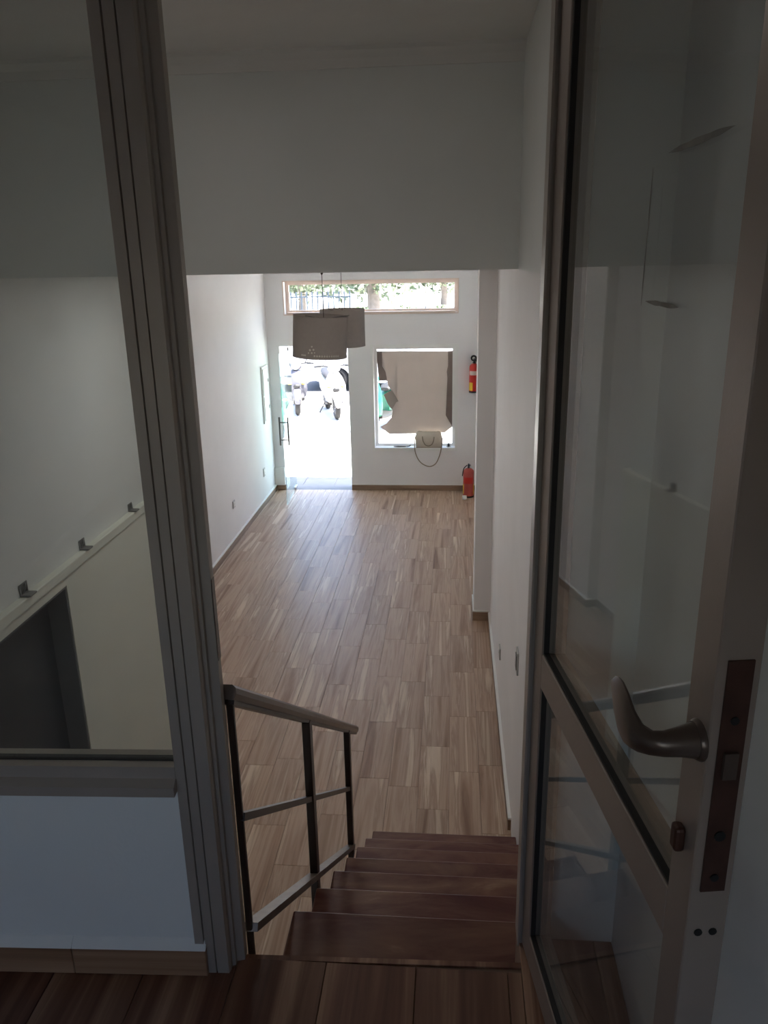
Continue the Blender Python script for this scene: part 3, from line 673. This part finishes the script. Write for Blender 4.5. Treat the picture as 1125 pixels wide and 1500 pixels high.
b = B(); tube(b, [(.02 * math.cos(a), .0, .034 + .02 * math.sin(a)) for a in (2 * math.pi * k / 16 for k in range(16))], .003, 6, True); part('key_ring', b, 'keymetal', ks, True)
for k, a in enumerate((-.9, -.3, .35, .95)):
    b = B(); lathe(b, [(.014, -.0015), (.014, .0015)], (0, 0, 0), 14); box(b, .01, .05, -.004, .004, -.001, .001); box(b, .03, .036, .003, .008, -.001, .001); box(b, .04, .046, .003, .007, -.001, .001)
    part('key', b, 'keymetal', ks, False, (.022 * math.sin(a), -.004 + .006 * k, .008), (math.radians(18), 0, math.radians(90 + 60 * a)))
b = B(); ell(b, (0, 0, .028), .013, .009, .03, 12, 8); part('fob', b, 'black', ks, True)

# ------------------------------------------------------------------ street
b = B(); box(b, -40, 40, YO, 17.55, -.22, -.02); struct('pavement', b, 'paving', 'sunlit pale pavement in front of the shop')
b = B(); box(b, -40, 40, 17.55, 17.70, -.22, -.01, .01); struct('trim_4', b, 'kerb', 'kerb stone between pavement and road')
b = B(); box(b, -60, 60, 17.70, 33.5, -.22, -.06); struct('road', b, 'asphalt', 'grey asphalt road')
b = B(); box(b, -90, 90, 33.5, 140, -.22, -.04); struct('ground', b, 'paving', 'pale open ground beyond the road')
tile_me = None
pv = bpy.data.objects['pavement']
for i in range(6):                                                   # pavers by the doorstep
    for j in range(2):
        b = B(); box(b, .003, .457, .003, .357, 0, .012, .003)
        if tile_me is None: tile_me = mesh_of('paving_slab', b, 'kerb')
        else: b.free()
        link('paving_slab', tile_me, pv, (-3.06 + i * .46, YO + .03 + j * .36, -.02))
b = B(); box(b, XL - 6, XL - .25, YF, YO, -.12, ZC + .2); box(b, XR + .2, XR + 6, YF, YO, -.12, ZC + .2); struct('facade', b, 'render_out')

# scooters: front towards local -y
def wheel(t, x, y, r, w, name='wheel', hub='alloy', z=None):
    z = r if z is None else z
    b = B(); n = 28
    pts = [(x, y + (r - w * .5) * math.cos(2 * math.pi * k / n), z + (r - w * .5) * math.sin(2 * math.pi * k / n)) for k in range(n)]
    tube(b, pts, w * .5, 10, True); o = part(name, b, 'tyre', t, True)
    b = B(); lathe(b, [(r - w * .9, -w * .3), (r - w * .8, -w * .42), (r - w * .8, w * .42), (r - w * .9, w * .3), (.05, w * .28), (.03, w * .5), (.03, -w * .5), (.05, -w * .28)], (x, y, z), 24, 'X')
    part('rim', b, hub, o, True)
    for k in range(5):
        a = 2 * math.pi * k / 5; b = B(); cyl(b, (x - w * .33, y + .03 * math.cos(a), z + .03 * math.sin(a)), (x - w * .33, y + (r - w) * math.cos(a), z + (r - w) * math.sin(a)), .014, seg=6); part('spoke', b, hub, o)
    return o
def loft(secs, seg=20, e=.75):
    """sections (y, z, half width, half height), superellipse rings along y"""
    b = B(); rings = []
    for y, z, hw, hh in secs:
        rings.append([(hw * math.copysign(abs(math.cos(a)) ** e, math.cos(a)), y, z + hh * math.copysign(abs(math.sin(a)) ** e, math.sin(a))) for a in (2 * math.pi * k / seg for k in range(seg))])
    return ring_faces(b, rings)
def scooter(label, loc, rz, paint, seat):
    t = thing('motor_scooter', label, 'scooter', loc, rz, 'scooters parked on the pavement')
    wheel(t, 0, 0, .235, .11, 'front_wheel'); wheel(t, 0, 1.28, .235, .12, 'rear_wheel')
    b = loft([(-.25, .30, .05, .03), (-.18, .42, .08, .05), (-.02, .50, .09, .06), (.14, .46, .085, .06), (.22, .36, .06, .05)]); part('front_fender', b, paint, t, True)
    b = B(); rings = []
    for z, y, hw, dp in ((.30, .26, .12, .03), (.38, .17, .19, .06), (.52, .12, .225, .085), (.68, .13, .215, .09), (.82, .18, .165, .08), (.92, .23, .10, .06)):
        rings.append([(hw * math.cos(a), y + dp * (math.sin(a) if math.sin(a) > 0 else 1.5 * math.sin(a)), z) for a in (2 * math.pi * k / 20 for k in range(20))])
    ring_faces(b, rings); ap = part('front_apron', b, paint, t, True)
    b = B(); ell(b, (0, -.005, .60), .07, .03, .05); part('horn_grille', b, 'black', ap, True)
    for sx in (-1, 1):
        b = B(); ell(b, (sx * .14, .015, .66), .04, .03, .022); part('indicator', b, 'yellow', ap, True)
    b = B(); ell(b, (0, .2, 1.0), .13, .11, .085); hs = part('headset', b, paint, t, True)
    b = B(); ell(b, (0, .11, 1.0), .085, .03, .062); part('headlamp', b, 'lampglass', hs, True)
    b = B(); tube(b, bez([(-.36, .34, 1.03), (-.2, .27, 1.05), (0, .23, 1.02), (.2, .27, 1.05), (.36, .34, 1.03)], 4), .014, 8); hbr = part('handlebar', b, 'black', t, True)
    for sx in (-1, 1):
        b = B(); cyl(b, (sx * .25, .29, 1.045), (sx * .38, .345, 1.03), .02, seg=10); part('grip', b, 'black', hbr, True)
        b = B(); tube(b, bez([(sx * .2, .26, 1.05), (sx * .26, .24, 1.16), (sx * .34, .24, 1.24)], 5), .007, 6); mr = part('mirror_stalk', b, 'black', t, True)
        b = B(); ell(b, (sx * .36, .24, 1.27), .065, .02, .045); part('mirror', b, 'black', mr, True)
        b = B(); cyl(b, (sx * .075, 0, .235), (sx * .075, .12, .62), .02, .024, 10); part('fork_leg', b, 'keymetal', t, True)
    b = loft([(.24, .30, .16, .05), (.5, .27, .17, .05), (.78, .28, .16, .06)]); part('footboard', b, 'seat_black', t, True)
    b = loft([(.70, .46, .10, .18), (.82, .52, .17, .20), (1.1, .58, .19, .18), (1.4, .62, .16, .13), (1.62, .68, .08, .06)]); rb = part('rear_body', b, paint, t, True)
    b = B(); ell(b, (0, 1.62, .68), .07, .03, .045); part('tail_lamp', b, 'red', rb, True)
    b = loft([(.70, .74, .09, .03), (.82, .78, .13, .045), (1.1, .79, .14, .05), (1.3, .83, .13, .05), (1.5, .84, .08, .035)]); part('seat', b, seat, t, True)
    b = loft([(.9, .26, .10, .08), (1.28, .27, .11, .09), (1.4, .26, .07, .06)]); part('engine_case', b, 'keymetal', t, True)
    b = loft([(1.05, .30, .02, .02), (1.2, .32, .055, .06), (1.5, .38, .06, .065), (1.62, .41, .03, .03)]); part('exhaust', b, 'keymetal', t, True, (.16, 0, 0))
    b = B(); tube(b, [(-.12, .78, .24), (-.24, .84, 0.006)], .012, 8); part('side_stand', b, 'black', t)
    return t
scooter('white motor scooter parked on the sunlit pavement, front wheel to the shop', (-2.33, 15.9, -.02), math.radians(17), 'scooter_white', 'seat_black')
scooter('silver motor scooter with brown seat seen through the open glass door', (-3.22, 16.35, -.02), math.radians(12), 'scooter_silver', 'seat_brown')
scooter('green motor scooter glimpsed outside past the torn paper edge', (-1.52, 14.4, -.02), math.radians(-20), 'scooter_green', 'seat_black')

# parked car, side on: built along local x with its nose towards -x
def car(label, loc, rz):
    t = thing('parked_car', label, 'car', loc, rz)
    prof = [(0.0, .34), (.04, .60), (.16, .72), (.75, .86), (1.05, .92), (1.75, 1.38), (2.1, 1.46), (2.9, 1.45), (3.45, 1.30), (3.85, .98), (4.02, .90), (4.06, .5), (4.0, .30)]
    def arch(cx, r): return [(cx + r * math.cos(a), .26 + r * math.sin(a)) for a in (math.radians(10 + 160 * k / 10) for k in range(11))]
    outline = prof + [(3.55, .22)] + arch(3.22, .34) + [(2.7, .2), (1.25, .2)] + arch(.78, .34) + [(.36, .22)]
    b = B(); rings = []
    for y, k in ((-.84, .93), (-.80, .985), (-.74, 1.0), (.74, 1.0), (.80, .985), (.84, .93)):
        rings.append([(2.03 + (u - 2.03) * (.5 + .5 * k), y * (1 - .16 * max(0, (v - .9)) / .55), v if v < .5 else .5 + (v - .5) * k) for u, v in outline])
    ring_faces(b, rings); body = part('body', b, 'car_white', t, True)
    for sd in (-1, 1):
        for poly in ([(1.30, .95), (1.80, 1.32), (2.16, 1.38), (2.16, .95)], [(2.22, .95), (2.22, 1.38), (2.85, 1.37), (3.3, 1.22), (3.45, .98)]):
            b = B(); prism(b, poly, 0, .012, 'Y'); ya = sd * .735; o = part('side_window', b, 'carglass', t, False, (0, ya - .0 if sd > 0 else ya - .0, 0))
        b = B(); box(b, 2.0, 2.12, *sorted((sd * .842, sd * .86)), .78, .81, .004); part('door_handle', b, 'car_white', t)
        b = B(); ell(b, (1.42, sd * .90, .98), .09, .07, .06); part('wing_mirror', b, 'car_white', t, True)
        for cx in (.78, 3.22): 
            w = wheel(t, 0, 0, .31, .19, 'wheel'); w.location = (cx, sd * .74, 0); w.rotation_euler = (0, 0, math.pi / 2)
        b = B(); ell(b, (.16, sd * .58, .66), .12, .17, .07); part('headlamp', b, 'lampglass', t, True)
    b = B(); box(b, -.012, .03, -.5, .5, .34, .50, .01); part('grille', b, 'black', t)
    return t
car('white car parked along the road behind the scooters', (-3.66, 20.55, -.06), 0)

# ------------------------------------------------------------------ beyond the road: trees, hedges, railings, houses
def leaf_cloud(n, c, rad, s, seed, droop=0):
    rnd = random.Random(seed); b = B()
    for _ in range(n):
        while True:
            p = Vector((rnd.uniform(-1, 1), rnd.uniform(-1, 1), rnd.uniform(-1, 1)))
            if .35 < p.length < 1: break
        q = Vector((c[0] + p.x * rad[0], c[1] + p.y * rad[1], c[2] + p.z * rad[2] - droop * rnd.random() ** 3))
        u = Vector((rnd.gauss(0, 1), rnd.gauss(0, 1), rnd.gauss(0, 1))).normalized(); v = u.orthogonal().normalized(); k = s * rnd.uniform(.6, 1.3); w = u.cross(v) * k * .12
        vs_ = [b.verts.new(q + d) for d in (u * k, v * k * .5 + w, -u * k, -v * k * .5 + w)]
        b.faces.new((vs_[0], vs_[1], vs_[2])); b.faces.new((vs_[0], vs_[2], vs_[3]))
    return b
def leaves(name, b, material, parent):
    me = bpy.data.meshes.new(name); b.to_mesh(me); b.free(); me.materials.append(M[material]); o = link(name, me, parent); o['kind'] = 'stuff'; return o
def tree(x, y, h, r, label, seed, trunk=.22):
    t = thing('street_tree', label, 'tree', (x, y, -.04), 0, 'trees beyond the road'); rnd = random.Random(seed)
    b = B(); tube(b, bez([(0, 0, 0), (.06, 0, h * .2), (-.05, .05, h * .42), (.05, 0, h * .75)], 5), [trunk * (1.25 - .05 * k) for k in range(16)], 12); tk = part('trunk', b, 'bark', t, True)
    for k in range(5):
        a = rnd.uniform(0, 6.28); b = B(); z = h * rnd.uniform(.33, .5)
        tube(b, bez([(0, 0, z), (math.cos(a) * r * .35, math.sin(a) * r * .35, z + h * .12), (math.cos(a) * r * .75, math.sin(a) * r * .75, z + h * .2)], 4), [trunk * (.5 - .045 * q) for q in range(9)], 8); part('branch', b, 'bark', tk, True)
    leaves('foliage', leaf_cloud(5200, (0, 0, h * .68), (r, r, h * .34), .17, seed, h * .22), 'leaf', t)
tree(-3.9, 40, 6.0, 3.3, 'leafy tree beyond the road in the middle of the transom window', 3, .32)
tree(-8.9, 48, 5.2, 2.6, 'leafy tree beyond the road behind the lamp cables', 4, .2)
tree(-.6, 52, 5.4, 2.8, 'leafy tree beyond the road towards the display window side', 5, .2)
for i, (x, y, w, lab) in enumerate(((-2.0, 35, .75, 'low green hedge bush beside the middle tree trunk'), (-3.95, 35, .55, 'small green bush on the far side of the middle tree'), (-.5, 35, .6, 'round green bush beneath the last tree of the row'))):
    t = thing('hedge_bush', lab, 'bush', (x, y, -.04), 0, 'bushes beyond the road')
    leaves('foliage', leaf_cloud(1500, (0, 0, .62), (w, .7, .55), .11, 20 + i), 'leaf2', t)
    b = B(); tube(b, [(0, 0, 0), (.03, 0, .5)], [.06, .03], 8); part('stem', b, 'bark', t, True)
fn = thing('iron_fence', 'blue grey iron fence with upright bars beyond the road', 'fence', (-6.5, 36.3, -.04))
bar = None
for k in range(17):
    if bar is None: b = B(); box(b, -.03, .03, -.03, .03, 0, 1.75, .005); bar = mesh_of('bar', b, 'fence')
    link('bar', bar, fn, (-1.9 + k * .24, 0, 0))
for z in (.25, 1.5):
    b = B(); box(b, -2.0, 2.05, -.02, .02, z, z + .06); part('cross_rail', b, 'fence', fn)
hs = thing('far_house', 'pale low house far beyond the road', 'house', (-5, 74, -.04))
b = B(); box(b, -30, 34, 0, 10, 0, 3.6); part('wall', b, 'far_wall', hs)
for k in range(9):
    b = B(); box(b, -.6, .6, -.03, .02, 0, 1.3); w_ = part('window', b, 'carglass', hs, False, (-22 + k * 5.2, 0, 1.1))
b = B(); prism(b, [(-.5, 3.6), (10.5, 3.6), (5, 5.2)], -30.5, 34.5, 'X'); part('roof', b, 'seat_brown', hs)
